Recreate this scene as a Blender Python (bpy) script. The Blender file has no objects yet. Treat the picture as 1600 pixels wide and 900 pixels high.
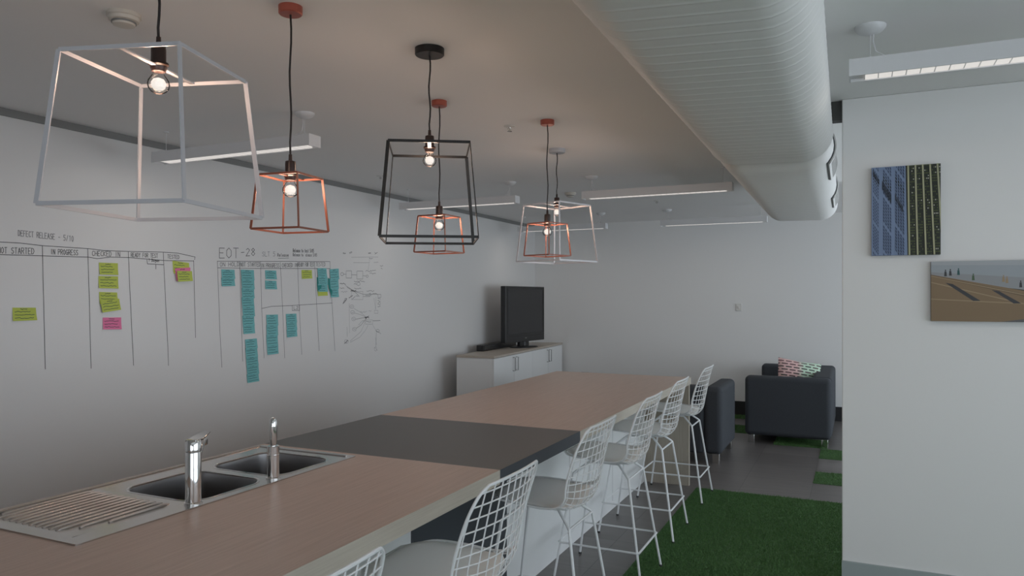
import bpy, bmesh, math, random
from mathutils import Vector, Matrix
random.seed(7)
C = bpy.context.scene
COL = C.collection
PI = math.pi

# ------------------------------------------------------------------ camera
FPX, HZ, CAMH = 1150.0, 464.0, 1.57
YAW = math.atan(538 / FPX)
cam = bpy.data.cameras.new('camera'); co = bpy.data.objects.new('camera', cam); COL.objects.link(co)
cam.sensor_width = 36; cam.lens = FPX / 1600 * 36; cam.clip_start = .05
cam.shift_y = (HZ - 450) / 1600
co.location = (0, 0, CAMH); co.rotation_euler = (PI / 2, 0, YAW)
C.camera = co

# ------------------------------------------------------------------ world, light, exposure
C.view_settings.view_transform = 'Standard'; C.view_settings.look = 'None'
C.view_settings.exposure = 0.79; C.view_settings.gamma = 1; C.view_settings.use_curve_mapping = False
W = bpy.data.worlds.new('world'); C.world = W; W.use_nodes = True
W.node_tree.nodes['Background'].inputs[0].default_value = (.78, .88, 1, 1)
W.node_tree.nodes['Background'].inputs[1].default_value = .9

def area(name, loc, rot, sx, sy, power, color):
    l = bpy.data.lights.new(name, 'AREA'); l.shape = 'RECTANGLE'; l.size = sx; l.size_y = sy
    l.energy = power; l.color = color
    o = bpy.data.objects.new(name, l); COL.objects.link(o); o.location = loc; o.rotation_euler = rot
    return o
DAY = (.80, .92, 1)
# daylight standing in the real windows (all outside the picture)
area('daylight_far_window', (3.32, 7.3, 1.45), (0, PI / 2, 0), 2.0, 5.0, 42, (.84, .93, 1))
area('daylight_near_window', (3.32, 1.0, 1.45), (0, PI / 2, 0), 2.0, 5.4, 15, (.88, .95, 1))
area('daylight_front_window', (1.1, -3.62, 1.25), (PI / 2, 0, 0), 3.8, 1.6, 22, (.93, .965, 1))
BULB_W = 2.35
FIXT_W = 1.1
WARM = (1, .66, .47)

# ------------------------------------------------------------------ materials
def mat(name, col, rough=.5, metal=0, bump=None, spec=None, var=None, coat=0):
    m = bpy.data.materials.new(name); m.use_nodes = True
    nt = m.node_tree; b = nt.nodes['Principled BSDF']
    b.inputs['Base Color'].default_value = (*col, 1); b.inputs['Roughness'].default_value = rough
    b.inputs['Metallic'].default_value = metal
    if spec is not None: b.inputs['Specular IOR Level'].default_value = spec
    if coat: b.inputs['Coat Weight'].default_value = coat
    tc = nt.nodes.new('ShaderNodeTexCoord')
    def noise(scale, detail=3, stretch=(1, 1, 1)):
        mp = nt.nodes.new('ShaderNodeMapping'); mp.inputs['Scale'].default_value = stretch
        nt.links.new(tc.outputs['Object'], mp.inputs[0])
        n = nt.nodes.new('ShaderNodeTexNoise'); n.inputs['Scale'].default_value = scale
        n.inputs['Detail'].default_value = detail; nt.links.new(mp.outputs[0], n.inputs['Vector'])
        return n
    if var:   # (second colour, scale, stretch)
        n = noise(var[1], 5, var[2]); r = nt.nodes.new('ShaderNodeValToRGB')
        r.color_ramp.elements[0].position = .35; r.color_ramp.elements[1].position = .65
        r.color_ramp.elements[0].color = (*col, 1); r.color_ramp.elements[1].color = (*var[0], 1)
        nt.links.new(n.outputs['Fac'], r.inputs[0]); nt.links.new(r.outputs[0], b.inputs['Base Color'])
    if bump:  # (scale, strength, distance)
        n = noise(bump[0], 4); bp = nt.nodes.new('ShaderNodeBump')
        bp.inputs['Strength'].default_value = bump[1]; bp.inputs['Distance'].default_value = bump[2]
        nt.links.new(n.outputs['Fac'], bp.inputs['Height']); nt.links.new(bp.outputs[0], b.inputs['Normal'])
    return m

def emis(name, col, s):
    m = bpy.data.materials.new(name); m.use_nodes = True; nt = m.node_tree
    b = nt.nodes['Principled BSDF']; b.inputs['Base Color'].default_value = (.6, .6, .6, 1)
    b.inputs['Emission Color'].default_value = (*col, 1); b.inputs['Emission Strength'].default_value = s
    return m

def clear(name, tint=(1, 1, 1), gl=.08):
    m = bpy.data.materials.new(name); m.use_nodes = True; nt = m.node_tree; nt.nodes.clear()
    o = nt.nodes.new('ShaderNodeOutputMaterial'); mx = nt.nodes.new('ShaderNodeMixShader')
    t = nt.nodes.new('ShaderNodeBsdfTransparent'); t.inputs[0].default_value = (*tint, 1)
    g = nt.nodes.new('ShaderNodeBsdfGlossy'); g.inputs['Roughness'].default_value = .05
    f = nt.nodes.new('ShaderNodeLayerWeight'); f.inputs[0].default_value = .12
    nt.links.new(f.outputs['Fresnel'], mx.inputs[0]); nt.links.new(t.outputs[0], mx.inputs[1]); nt.links.new(g.outputs[0], mx.inputs[2])
    nt.links.new(mx.outputs[0], o.inputs[0])
    return m

M = dict(
    wall=mat('white_wall_paint', (.82, .815, .805), .55, bump=(60, .05, .002)),
    board=mat('whiteboard_paint', (.71, .70, .69), .32, spec=.35, bump=(3, .04, .01)),
    ceil=mat('ceiling_paint', (.88, .87, .86), .8, bump=(40, .05, .002)),
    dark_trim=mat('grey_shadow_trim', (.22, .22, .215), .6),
    skirt=mat('black_skirting', (.018, .018, .02), .5),
    skirt2=mat('grey_green_skirting', (.36, .41, .41), .55),
    alu=mat('window_frame_metal', (.5, .5, .5), .4, .6),
    jamb=mat('pale_jamb', (.6, .6, .6), .5),
    charcoal=mat('charcoal_laminate', (.085, .083, .084), .42, spec=.5, bump=(500, .08, .0005)),
    navy=mat('dark_laminate_front', (.05, .056, .066), .5),
    white=mat('white_laminate', (.78, .79, .79), .35),
    powder=mat('white_powder_coat', (.78, .79, .80), .35),
    pad=mat('pale_grey_leatherette', (.84, .85, .84), .45, bump=(180, .1, .001)),
    rubber=mat('black_rubber', (.02, .02, .02), .6),
    copper=mat('copper_paint', (.25, .082, .05), .42, .15),
    copper_cup=mat('copper_red_canopy', (.42, .105, .07), .4, .2),
    blackm=mat('black_paint', (.008, .008, .008), .45),
    whitem=mat('white_paint_metal', (.55, .55, .58), .35),
    bake=mat('dark_lampholder', (.035, .018, .014), .3),
    cable=mat('dark_cable', (.02, .015, .015), .6),
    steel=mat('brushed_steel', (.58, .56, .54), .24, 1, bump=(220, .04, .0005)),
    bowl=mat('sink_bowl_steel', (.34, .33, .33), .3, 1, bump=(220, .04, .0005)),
    chrome=mat('chrome', (.75, .74, .73), .06, 1),
    tv=mat('black_plastic', (.014, .014, .015), .32),
    screen=mat('dark_screen', (.022, .022, .024), .22),
    fabric=mat('charcoal_upholstery', (.040, .044, .052), .9, var=((.052, .058, .068), 220, (1, 1, 1)), bump=(700, .3, .001)),
    duct=mat('pale_duct_metal', (.85, .84, .82), .5, bump=(8, .05, .01)),
    slat=mat('grille_dark', (.10, .105, .11), .5),
    plastic=mat('white_plastic', (.72, .71, .68), .45),
    plastic_w=mat('cream_detector_plastic', (.60, .56, .50), .45),
    fixture=mat('white_fixture', (.70, .70, .71), .4),
    lit=emis('lit_louvre', (1, .94, .88), .34),
    bulbcore=emis('glowing_bulb_core', (1, .90, .80), .42),
    glass=clear('clear_bulb_glass'), pane=clear('window_glass'),
    ink=mat('black_marker', (.06, .06, .065), .6), inkf=mat('faded_marker', (.30, .30, .31), .6),
    inkn=mat('note_ink', (.03, .07, .08), .7),
    lime=mat('lime_note', (.50, .58, .10), .7), pink=mat('pink_note', (.80, .20, .38), .7),
    teal=mat('teal_note', (.17, .47, .48), .7), curl_shade=mat('dark_teal_curl_shade', (.02, .24, .22), .7),  # the dark teal paints the shadow under curling notes
    dark_box=mat('dark_grey_box', (.07, .07, .068), .6),
    canvas=mat('canvas_edge', (.06, .055, .05), .7),
)

def wood_mat(name, a, b2, rough=.38, axis='Y', edge=False):
    m = bpy.data.materials.new(name); m.use_nodes = True; nt = m.node_tree; b = nt.nodes['Principled BSDF']
    tc = nt.nodes.new('ShaderNodeTexCoord'); mp = nt.nodes.new('ShaderNodeMapping')
    mp.inputs['Scale'].default_value = {'Y': (60, 1.6, 60), 'Z': (60, 60, 1.6)}[axis]
    nt.links.new(tc.outputs['Object'], mp.inputs[0])
    n = nt.nodes.new('ShaderNodeTexNoise'); n.inputs['Scale'].default_value = 2.2; n.inputs['Detail'].default_value = 6
    n.inputs['Roughness'].default_value = .65
    nt.links.new(mp.outputs[0], n.inputs['Vector'])
    r = nt.nodes.new('ShaderNodeValToRGB'); r.color_ramp.elements[0].position = .3; r.color_ramp.elements[1].position = .7
    r.color_ramp.elements[0].color = (*a, 1); r.color_ramp.elements[1].color = (*b2, 1)
    nt.links.new(n.outputs['Fac'], r.inputs[0]); nt.links.new(r.outputs[0], b.inputs['Base Color'])
    b.inputs['Roughness'].default_value = rough
    return m
M['wood'] = wood_mat('oak_laminate', (.42, .315, .258), (.53, .41, .345))
M['woode'] = wood_mat('pale_oak_edge', (.45, .40, .335), (.55, .50, .42), .5)
M['woodz'] = wood_mat('pale_oak_panel', (.37, .32, .26), (.46, .41, .34), .5, 'Z')
M['cabtop'] = wood_mat('cabinet_top_laminate', (.42, .37, .31), (.50, .44, .38), .45)

def floor_mat():
    m = bpy.data.materials.new('grey_vinyl_tiles'); m.use_nodes = True; nt = m.node_tree; b = nt.nodes['Principled BSDF']
    tc = nt.nodes.new('ShaderNodeTexCoord'); mp = nt.nodes.new('ShaderNodeMapping')
    mp.inputs['Location'].default_value = (.33, -.3, 0)
    nt.links.new(tc.outputs['Object'], mp.inputs[0])
    br = nt.nodes.new('ShaderNodeTexBrick'); br.offset = 0; br.inputs['Scale'].default_value = 1
    br.inputs['Brick Width'].default_value = .535; br.inputs['Row Height'].default_value = .535
    br.inputs['Mortar Size'].default_value = .0022; br.inputs['Bias'].default_value = 0
    br.inputs['Color1'].default_value = (.135, .122, .117, 1); br.inputs['Color2'].default_value = (.165, .150, .144, 1)
    br.inputs['Mortar'].default_value = (.075, .070, .068, 1)
    nt.links.new(mp.outputs[0], br.inputs['Vector'])
    n = nt.nodes.new('ShaderNodeTexNoise'); n.inputs['Scale'].default_value = 3; n.inputs['Detail'].default_value = 8
    m2 = nt.nodes.new('ShaderNodeMapping'); m2.inputs['Scale'].default_value = (1, 6, 1)
    nt.links.new(tc.outputs['Object'], m2.inputs[0]); nt.links.new(m2.outputs[0], n.inputs['Vector'])
    mx = nt.nodes.new('ShaderNodeMix'); mx.data_type = 'RGBA'; mx.blend_type = 'MULTIPLY'
    rr = nt.nodes.new('ShaderNodeValToRGB'); rr.color_ramp.elements[0].color = (.72, .72, .72, 1); rr.color_ramp.elements[1].color = (1.2, 1.2, 1.2, 1)
    nt.links.new(n.outputs['Fac'], rr.inputs[0]); mx.inputs[0].default_value = 1
    nt.links.new(br.outputs[0], mx.inputs[6]); nt.links.new(rr.outputs[0], mx.inputs[7])
    nt.links.new(mx.outputs[2], b.inputs['Base Color'])
    b.inputs['Roughness'].default_value = .38
    return m
M['floor'] = floor_mat()
M['grass'] = mat('artificial_grass', (.034, .092, .022), .9, var=((.066, .155, .044), 55, (1, 1, 1)), bump=(260, 1, .01))
M['blade'] = mat('grass_blades', (.05, .13, .034), .8, var=((.11, .23, .072), 130, (1, 1, 1)))

def cushion_mat():
    m = bpy.data.materials.new('dashed_cushion_cloth'); m.use_nodes = True; nt = m.node_tree; b = nt.nodes['Principled BSDF']
    tc = nt.nodes.new('ShaderNodeTexCoord')
    br = nt.nodes.new('ShaderNodeTexBrick'); br.offset = .5; br.inputs['Scale'].default_value = 1
    br.inputs['Brick Width'].default_value = .085; br.inputs['Row Height'].default_value = .034
    br.inputs['Mortar Size'].default_value = .011; br.inputs['Mortar Smooth'].default_value = .1
    sp = nt.nodes.new('ShaderNodeSeparateXYZ'); nt.links.new(tc.outputs['Object'], sp.inputs[0])
    cb = nt.nodes.new('ShaderNodeCombineXYZ'); nt.links.new(sp.outputs[0], cb.inputs[0]); nt.links.new(sp.outputs[2], cb.inputs[1])
    nt.links.new(cb.outputs[0], br.inputs['Vector'])
    rp = nt.nodes.new('ShaderNodeValToRGB'); rp.color_ramp.interpolation = 'LINEAR'
    rp.color_ramp.elements[0].position = .42; rp.color_ramp.elements[0].color = (.72, .48, .46, 1)
    rp.color_ramp.elements[1].position = .58; rp.color_ramp.elements[1].color = (.55, .70, .56, 1)
    ad = nt.nodes.new('ShaderNodeMath'); ad.operation = 'MULTIPLY_ADD'; ad.inputs[1].default_value = 2.2; ad.inputs[2].default_value = .5
    nt.links.new(sp.outputs[0], ad.inputs[0]); nt.links.new(ad.outputs[0], rp.inputs[0])
    nt.links.new(rp.outputs[0], br.inputs['Mortar'])
    br.inputs['Color1'].default_value = (.03, .04, .035, 1); br.inputs['Color2'].default_value = (.12, .05, .06, 1)
    nt.links.new(br.outputs[0], b.inputs['Base Color']); b.inputs['Roughness'].default_value = .9
    return m
M['cushion'] = cushion_mat()

# ------------------------------------------------------------------ mesh helpers
class MB:
    def __init__(s): s.v = []; s.f = []; s.m = []
    def add(s, vs, fs, mi=0):
        n = len(s.v); s.v += [tuple(v) for v in vs]; s.f += [tuple(i + n for i in f) for f in fs]; s.m += [mi] * len(fs)
    def box(s, a, b, mi=0):
        (x0, y0, z0), (x1, y1, z1) = a, b
        s.add([(x0, y0, z0), (x1, y0, z0), (x1, y1, z0), (x0, y1, z0), (x0, y0, z1), (x1, y0, z1), (x1, y1, z1), (x0, y1, z1)],
              [(3, 2, 1, 0), (4, 5, 6, 7), (0, 1, 5, 4), (1, 2, 6, 5), (2, 3, 7, 6), (3, 0, 4, 7)], mi)
    def tube(s, pts, r, n=8, closed=False, mi=0):
        pts = [Vector(p) for p in pts]; k = len(pts); rings = []
        rad = r if isinstance(r, (list, tuple)) else [r] * k
        prev = None
        for i, p in enumerate(pts):
            if closed: a, b = pts[i - 1], pts[(i + 1) % k]
            else: a, b = pts[max(i - 1, 0)], pts[min(i + 1, k - 1)]
            t = (b - a).normalized()
            if prev is None:
                up = Vector((0, 0, 1)) if abs(t.z) < .9 else Vector((1, 0, 0))
                u = t.cross(up).normalized()
            else:
                u = (prev - t * prev.dot(t)).normalized()
            prev = u; w = t.cross(u)
            rings.append([p + (u * math.cos(2 * PI * j / n) + w * math.sin(2 * PI * j / n)) * rad[i] for j in range(n)])
        vs = [q for rg in rings for q in rg]; fs = []
        for i in range(k if closed else k - 1):
            o = (i + 1) % k
            for j in range(n): fs.append((i * n + j, i * n + (j + 1) % n, o * n + (j + 1) % n, o * n + j))
        if not closed: fs += [tuple(range(n - 1, -1, -1)), tuple((k - 1) * n + j for j in range(n))]
        s.add(vs, fs, mi)
    def lathe(s, prof, c=(0, 0, 0), n=28, mi=0):
        vs = []; fs = []; k = len(prof)
        for r, z in prof:
            for j in range(n): vs.append((c[0] + max(r, 1e-5) * math.cos(2 * PI * j / n), c[1] + max(r, 1e-5) * math.sin(2 * PI * j / n), c[2] + z))
        for i in range(k - 1):
            for j in range(n): fs.append((i * n + j, i * n + (j + 1) % n, (i + 1) * n + (j + 1) % n, (i + 1) * n + j))
        fs += [tuple(range(n - 1, -1, -1)), tuple((k - 1) * n + j for j in range(n))]
        s.add(vs, fs, mi)
    def bar(s, p, q, wdir, w, t, mi=0):   # flat bar p-q, wide along wdir
        p, q = Vector(p), Vector(q); d = (q - p).normalized(); wd = Vector(wdir); wd = (wd - d * wd.dot(d)).normalized(); nn = d.cross(wd)
        vs = [b + wd * (i * w / 2) + nn * (j * t / 2) for b in (p, q) for i, j in ((-1, -1), (1, -1), (1, 1), (-1, 1))]
        s.add(vs, [(3, 2, 1, 0), (4, 5, 6, 7), (0, 1, 5, 4), (1, 2, 6, 5), (2, 3, 7, 6), (3, 0, 4, 7)], mi)
    def prism(s, pts, d, mi=0):  # planar polygon pts extruded by vector d
        n = len(pts); pts = [Vector(p) for p in pts]; d = Vector(d)
        s.add(pts + [p + d for p in pts], [tuple(range(n - 1, -1, -1)), tuple(range(n, 2 * n))] + [(i, (i + 1) % n, n + (i + 1) % n, n + i) for i in range(n)], mi)
    def build(s, name, m, parent=None, bevel=0, smooth=False, seg=2, angle=.6):
        me = bpy.data.meshes.new(name); me.from_pydata(s.v, [], s.f); me.update()
        ms = m if isinstance(m, (list, tuple)) else [m]
        for x in ms: me.materials.append(x)
        if len(ms) > 1: me.polygons.foreach_set('material_index', s.m)
        bm = bmesh.new(); bm.from_mesh(me); bmesh.ops.recalc_face_normals(bm, faces=bm.faces)
        bm.to_mesh(me); bm.free()
        if smooth:
            me.polygons.foreach_set('use_smooth', [True] * len(me.polygons)); me.set_sharp_from_angle(angle=angle)
        o = bpy.data.objects.new(name, me); COL.objects.link(o)
        if parent: o.parent = parent
        if bevel:
            b = o.modifiers.new('bevel', 'BEVEL'); b.width = bevel; b.segments = seg; b.limit_method = 'ANGLE'
        return o

def box(name, a, b, m, parent=None, bevel=0, seg=2):
    k = MB(); k.box(a, b); return k.build(name, m, parent, bevel, smooth=bevel > 0, seg=seg)
def tag(o, label=None, cat=None, group=None, kind=None):
    if label: o['label'] = label
    if cat: o['category'] = cat
    if group: o['group'] = group
    if kind: o['kind'] = kind
    return o
def struct(o): o['kind'] = 'structure'; return o
def empty(name, loc, label=None, cat=None, group=None, rz=0):
    o = bpy.data.objects.new(name, None); COL.objects.link(o); o.location = loc; o.rotation_euler = (0, 0, rz)
    o.empty_display_size = .1
    return tag(o, label, cat, group)
def copy_tree(o, parent=None):
    c = o.copy(); COL.objects.link(c); c.parent = parent
    for ch in list(o.children): copy_tree(ch, c)
    return c

# ------------------------------------------------------------------ the room
XL, XR, YB, YF, ZC = -4.38, 3.2, 10.18, -3.5, 2.64
struct(box('floor', (XL - .1, YF - .1, -.1), (XR + .1, YB + .1, 0), M['floor']))
struct(box('ceiling', (XL - .1, YF - .1, ZC), (XR + .1, YB + .1, ZC + .1), M['ceil']))
struct(box('wall_left', (XL - .1, YF, 0), (XL, YB, ZC), M['board']))
struct(box('wall_back', (XL - .1, YB, 0), (XR + .1, YB + .1, ZC), M['wall']))
k = MB()     # right wall around two windows
for y0, y1 in ((YF, -1.8), (3.8, 4.7), (9.9, YB)): k.box((XR, y0, 0), (XR + .1, y1, ZC))
for y0, y1 in ((-1.8, 3.8), (4.7, 9.9)): k.box((XR, y0, 0), (XR + .1, y1, .4)); k.box((XR, y0, 2.5), (XR + .1, y1, ZC))
struct(k.build('wall_right', M['wall']))
k = MB()     # front wall (behind the camera) around one window
k.box((XL - .1, YF - .1, 0), (-.9, YF, ZC)); k.box((3.1, YF - .1, 0), (XR, YF, ZC))
k.box((-.9, YF - .1, 0), (3.1, YF, .4)); k.box((-.9, YF - .1, 2.1), (3.1, YF, ZC))
struct(k.build('wall_front', M['wall']))
def window(n, axis, a0, a1, c, zh=2.5):
    k = MB(); p = MB()
    num = 4; st = (a1 - a0) / num
    def bx(mb, u0, u1, z0, z1, t):
        if axis == 'y': mb.box((c - t, u0, z0), (c + t, u1, z1))
        else: mb.box((u0, c - t, z0), (u1, c + t, z1))
    bx(k, a0, a1, .4, .45, .03); bx(k, a0, a1, zh - .05, zh, .03)
    for i in range(num + 1):
        u = a0 + i * st; bx(k, max(a0, u - .025), min(a1, u + .025), .45, zh - .05, .03)
    fr = struct(k.build('window_%d' % n, M['alu']))
    bx(p, a0 + .02, a1 - .02, .43, zh - .03, .004)
    p.build('window_pane', M['pane'], fr)
window(1, 'y', 4.7, 9.9, XR + .05); window(2, 'y', -1.8, 3.8, XR + .05); window(3, 'x', -.9, 3.1, YF - .05, 2.1)

PX, PY = -.07, 4.37          # free end of the white partition wall facing the camera
struct(box('wall_partition', (PX, PY, 0), (XR, PY + .12, ZC), M['wall'], bevel=.004))
struct(box('baseboard_partition', (PX - .002, PY - .012, 0), (XR, PY, .145), M['skirt2'], bevel=.002))
struct(box('baseboard_back', (XL, YB - .016, 0), (XR, YB, .18), M['skirt']))
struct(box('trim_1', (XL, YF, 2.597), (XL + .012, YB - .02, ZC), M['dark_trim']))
struct(box('trim_2', (-.30, 4.40, 2.535), (PX, 4.47, ZC), M['dark_box']))  # small dark grey box under the ceiling beside the partition's free end
struct(box('trim_3', (-.232, 9.72, 0), (-.02, YB - .02, ZC), M['jamb'])) if False else None

# artificial grass
k = MB(); k.box((-1.19, -1.5, 0), (XR - .01, PY - .014, .004)); k.box((-1.19, PY - .014, 0), (PX - .003, PY + .13, .004)); k.box((-1.19, PY + .13, 0), (XR - .01, 6.12, .004))
turf = tag(k.build('artificial_grass_mat', M['grass']), 'large bright green artificial grass mat beside the bench and bar stools', 'rug')
def blades(mb_rects, name, count, parent):
    vs = []; fs = []
    tot = sum((b - a) * (d - c) for a, b, c, d in mb_rects)
    for a, b, c, d in mb_rects:
        for i in range(int(count * (b - a) * (d - c) / tot)):
            x = random.uniform(a, b); y = random.uniform(c, d); an = random.uniform(0, PI); w = .0022
            dx, dy = math.cos(an) * w, math.sin(an) * w; n = len(vs); h = random.uniform(.006, .015)
            lx, ly = random.uniform(-.008, .008), random.uniform(-.008, .008)
            vs += [(x - dx, y - dy, .0035), (x + dx, y + dy, .0035), (x + lx, y + ly, .0035 + h)]; fs.append((n, n + 1, n + 2))
    me = bpy.data.meshes.new(name); me.from_pydata(vs, [], fs); me.materials.append(M['blade'])
    o = bpy.data.objects.new(name, me); COL.objects.link(o); o.parent = parent; o['kind'] = 'stuff'
    return o
blades([(-1.185, .3, 3.4, 6.115)], 'grass_blades', 90000, turf)
strips = [((-.33, 6.69), (1.8, 7.13), 'green grass strip on the grey floor nearest the big grass mat'),
          ((-.33, 7.74), (1.8, 8.22), 'green grass strip on the grey floor just in front of the cushioned sofa'),
          ((-.80, 8.262), (-.27, 8.70), 'green grass strip lying in the shade under the cushioned sofa'),
          ((-2.4, 8.80), (-.6, 9.34), 'green grass strip seen through the gap between the two sofas, nearer one'),
          ((-2.4, 9.84), (-.6, 10.14), 'green grass strip against the black skirting of the back wall')]
for (a, b, lab) in strips:
    s = tag(box('artificial_grass_strip', (a[0], a[1], 0), (b[0], b[1], .004), M['grass']), lab, 'rug', 'artificial grass strips on the floor')
    blades([(a[0], b[0], a[1], b[1])], 'grass_blades', 9000, s)

# ------------------------------------------------------------------ the bench
BX0, BX1 = -2.45, -1.25
bench = empty('island_bench', (-1.85, 3.3, 0), 'long island bench of pale oak tops with a charcoal section in the middle', 'counter')
def bpart(mb_or, name, m, **kw):
    o = mb_or.build(name, m, **kw); o.parent = bench; o.location = (1.85, -3.3, 0); return o
SY = (2.563, 3.476)
def top(y0, y1, name, mt, me_, hole=None):
    k = MB(); z0, z1 = .844, .9
    def slab(x0, x1, ya, yb): k.box((x0, ya, z0), (x1, yb, z1 - .0004))
    def skin(x0, x1, ya, yb): k.add([(x0, ya, z1), (x1, ya, z1), (x1, yb, z1), (x0, yb, z1)], [(0, 1, 2, 3)], 1)
    regs = [(BX0, BX1, y0, y1)]
    if hole:
        hx0, hx1, hy0, hy1 = hole
        regs = [(BX0, BX1, y0, hy0), (BX0, BX1, hy1, y1), (BX0, hx0, hy0, hy1), (hx1, BX1, hy0, hy1)]
    for r in regs: slab(*r); skin(*r)
    return bpart(k, name, [me_, mt])
top(.35, SY[0], 'worktop', M['wood'], M['woode'], (-2.36, -1.93, 1.70, 2.47))
top(SY[0], SY[1], 'worktop_middle', M['charcoal'], M['navy'])['label'] = 'charcoal black middle worktop section'
top(SY[1], 6.2, 'worktop', M['wood'], M['woode'])
k = MB(); k.box((BX0 + .01, 6.16, 0), (BX1 - .01, 6.198, .8435)); bpart(k, 'end_panel', M['woodz'])['label'] = 'pale oak end panel reaching the floor'
RX = -1.635
k = MB(); k.box((-2.42, .4, 0), (RX, SY[0] - .03, .8435)); 
# leave the sink bowls free: build as walls
k = MB(); k.box((-2.42, .4, 0), (-2.39, SY[0] - .035, .8435)); k.box((RX - .03, .4, 0), (RX, SY[0] - .035, .8435)); k.box((-2.39, .4, 0), (RX - .03, .43, .8435)); k.box((-2.39, .43, .05), (RX - .03, SY[0] - .035, .08))
bpart(k, 'cabinet_front', M['white'])
k = MB(); k.box((-2.43, SY[0] - .035, 0), (RX + .01, SY[1] - .065, .8435)); bpart(k, 'cabinet_front', M['navy'])['label'] = 'dark navy cabinet front'
k = MB(); k.box((-2.42, SY[1] - .065, 0), (RX, 6.16, .8435)); bpart(k, 'cabinet_front', M['white'])
for y in (4.35, 5.25):
    k = MB(); k.box((RX - .003, y - .0015, .06), (RX + .0008, y + .0015, .84)); bpart(k, 'panel_joint', M['dark_trim'])

# ------------------------------------------------------------------ sink
def rrect(x0, x1, y0, y1, r, n=6):
    pts = []
    for cx, cy, a0 in ((x1 - r, y1 - r, 0), (x0 + r, y1 - r, 90), (x0 + r, y0 + r, 180), (x1 - r, y0 + r, 270)):
        for i in range(n + 1):
            a = math.radians(a0 + 90 * i / n); pts.append((cx + r * math.cos(a), cy + r * math.sin(a)))
    return pts
sink = empty('kitchen_sink', (-2.16, 1.9, .9), 'stainless steel double bowl sink with ribbed drainer set in the oak worktop', 'sink')
def spart(k, name, m, **kw):
    o = k.build(name, m, **kw); o.parent = sink; o.location = (2.16, -1.9, -.9); return o
SX0, SX1, SY0, SY1 = -2.425, -1.898, 1.295, 2.52
zt = .9045
B1 = (-2.30, -1.945, 1.725, 2.045); B2 = (-2.30, -1.945, 2.105, 2.425)
# rim plate with two holes made by boolean-free bmesh triangle fill
bm = bmesh.new()
def loop(pts, z):
    vs = [bm.verts.new((x, y, z)) for x, y in pts]; return [bm.edges.new((vs[i], vs[(i + 1) % len(vs)])) for i in range(len(vs))]
ed = loop(rrect(SX0, SX1, SY0, SY1, .012, 3), zt) + loop(rrect(*B1, .07), zt) + loop(rrect(*B2, .07), zt) + loop(rrect(-2.405, -1.965, 1.33, 1.70, .02, 3), zt)
bmesh.ops.triangle_fill(bm, use_beauty=True, edges=ed)
for f in list(bm.faces):
    c = f.calc_center_median()
    for (x0, x1, y0, y1) in (B1, B2, (-2.405, -1.965, 1.33, 1.70)):
        if x0 + .002 < c.x < x1 - .002 and y0 + .002 < c.y < y1 - .002 and all(any(abs(v.co.x - a) < .075 or True for a in (0,)) for v in f.verts):
            ins = all(x0 - 1e-4 <= v.co.x <= x1 + 1e-4 and y0 - 1e-4 <= v.co.y <= y1 + 1e-4 for v in f.verts)
            if ins and f.is_valid: bm.faces.remove(f); break
bmesh.ops.recalc_face_normals(bm, faces=bm.faces)
me = bpy.data.meshes.new('rim'); bm.to_mesh(me); bm.free(); me.materials.append(M['steel'])
rim = bpy.data.objects.new('rim', me); COL.objects.link(rim); rim.parent = sink; rim.location = (2.16, -1.9, -.9)
md = rim.modifiers.new('solid', 'SOLIDIFY'); md.thickness = .0042; md.offset = -1 if me.polygons[0].normal.z > 0 else 1
def bowl(b):
    k = MB(); rings = []
    for dz, ins, r in ((0, -.004, .074), (-.004, .002, .068), (-.02, .004, .066), (-.15, .012, .06), (-.168, .03, .045), (-.172, .06, .03)):
        rings.append([(x, y, zt + dz) for x, y in rrect(b[0] + ins, b[1] - ins, b[2] + ins, b[3] - ins, r)])
    n = len(rings[0]); vs = [p for r in rings for p in r]; fs = []
    for i in range(len(rings) - 1):
        for j in range(n): fs.append((i * n + j, i * n + (j + 1) % n, (i + 1) * n + (j + 1) % n, (i + 1) * n + j))
    fs.append(tuple((len(rings) - 1) * n + j for j in range(n))); k.add(vs, fs)
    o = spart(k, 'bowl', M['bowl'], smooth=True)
    w = MB(); w.lathe([(.03, 0), (.03, .004), (.022, .004), (.02, .001)], ((b[0] + b[1]) / 2, (b[2] + b[3]) / 2, zt - .1715), 20)
    d = w.build('drain', M['chrome'], o)
bowl(B1); bowl(B2)
k = MB(); nx = 132; ys = [1.33 + .37 * i / 8 for i in range(9)]       # ribbed drainer
vs = []; fs = []
for i in range(nx + 1):
    x = -2.405 + .44 * i / nx
    ph = (x + 2.385) / .40
    for j, y in enumerate(ys):
        z = zt - .004
        if i in (0, nx) or j in (0, 8): z = zt
        vs.append((x, y, z))
for i in range(nx):
    for j in range(8): fs.append((i * 9 + j, i * 9 + j + 1, (i + 1) * 9 + j + 1, (i + 1) * 9 + j))
k.add(vs, fs)
for i in range(13):
    x = -2.375 + i * .0305; ya = 1.352 + (.05 if i == 11 else .12 if i == 12 else .03 if i == 0 else 0)
    k.tube([(x, ya, zt - .004), (x, ya + .012, zt - .001), (x, 1.66, zt - .0005), (x, 1.68, zt - .004)], .0052, 8)
spart(k, 'drainer', M['steel'], smooth=True, angle=1.0)
for b_ in (B1, B2):
    k = MB(); k.tube([(x, y, zt + .0002) for x, y in rrect(b_[0] - .006, b_[1] + .006, b_[2] - .006, b_[3] + .006, .075)], .0022, 6, closed=True); spart(k, 'bowl_lip', M['chrome'], smooth=True)
k = MB(); k.tube([(-2.405, 1.34, zt + .001), (-2.405, 2.49, zt + .001), (-1.93, 2.49, zt + .001)], .004, 6); spart(k, 'raised_edge', M['steel'], smooth=True)

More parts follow.
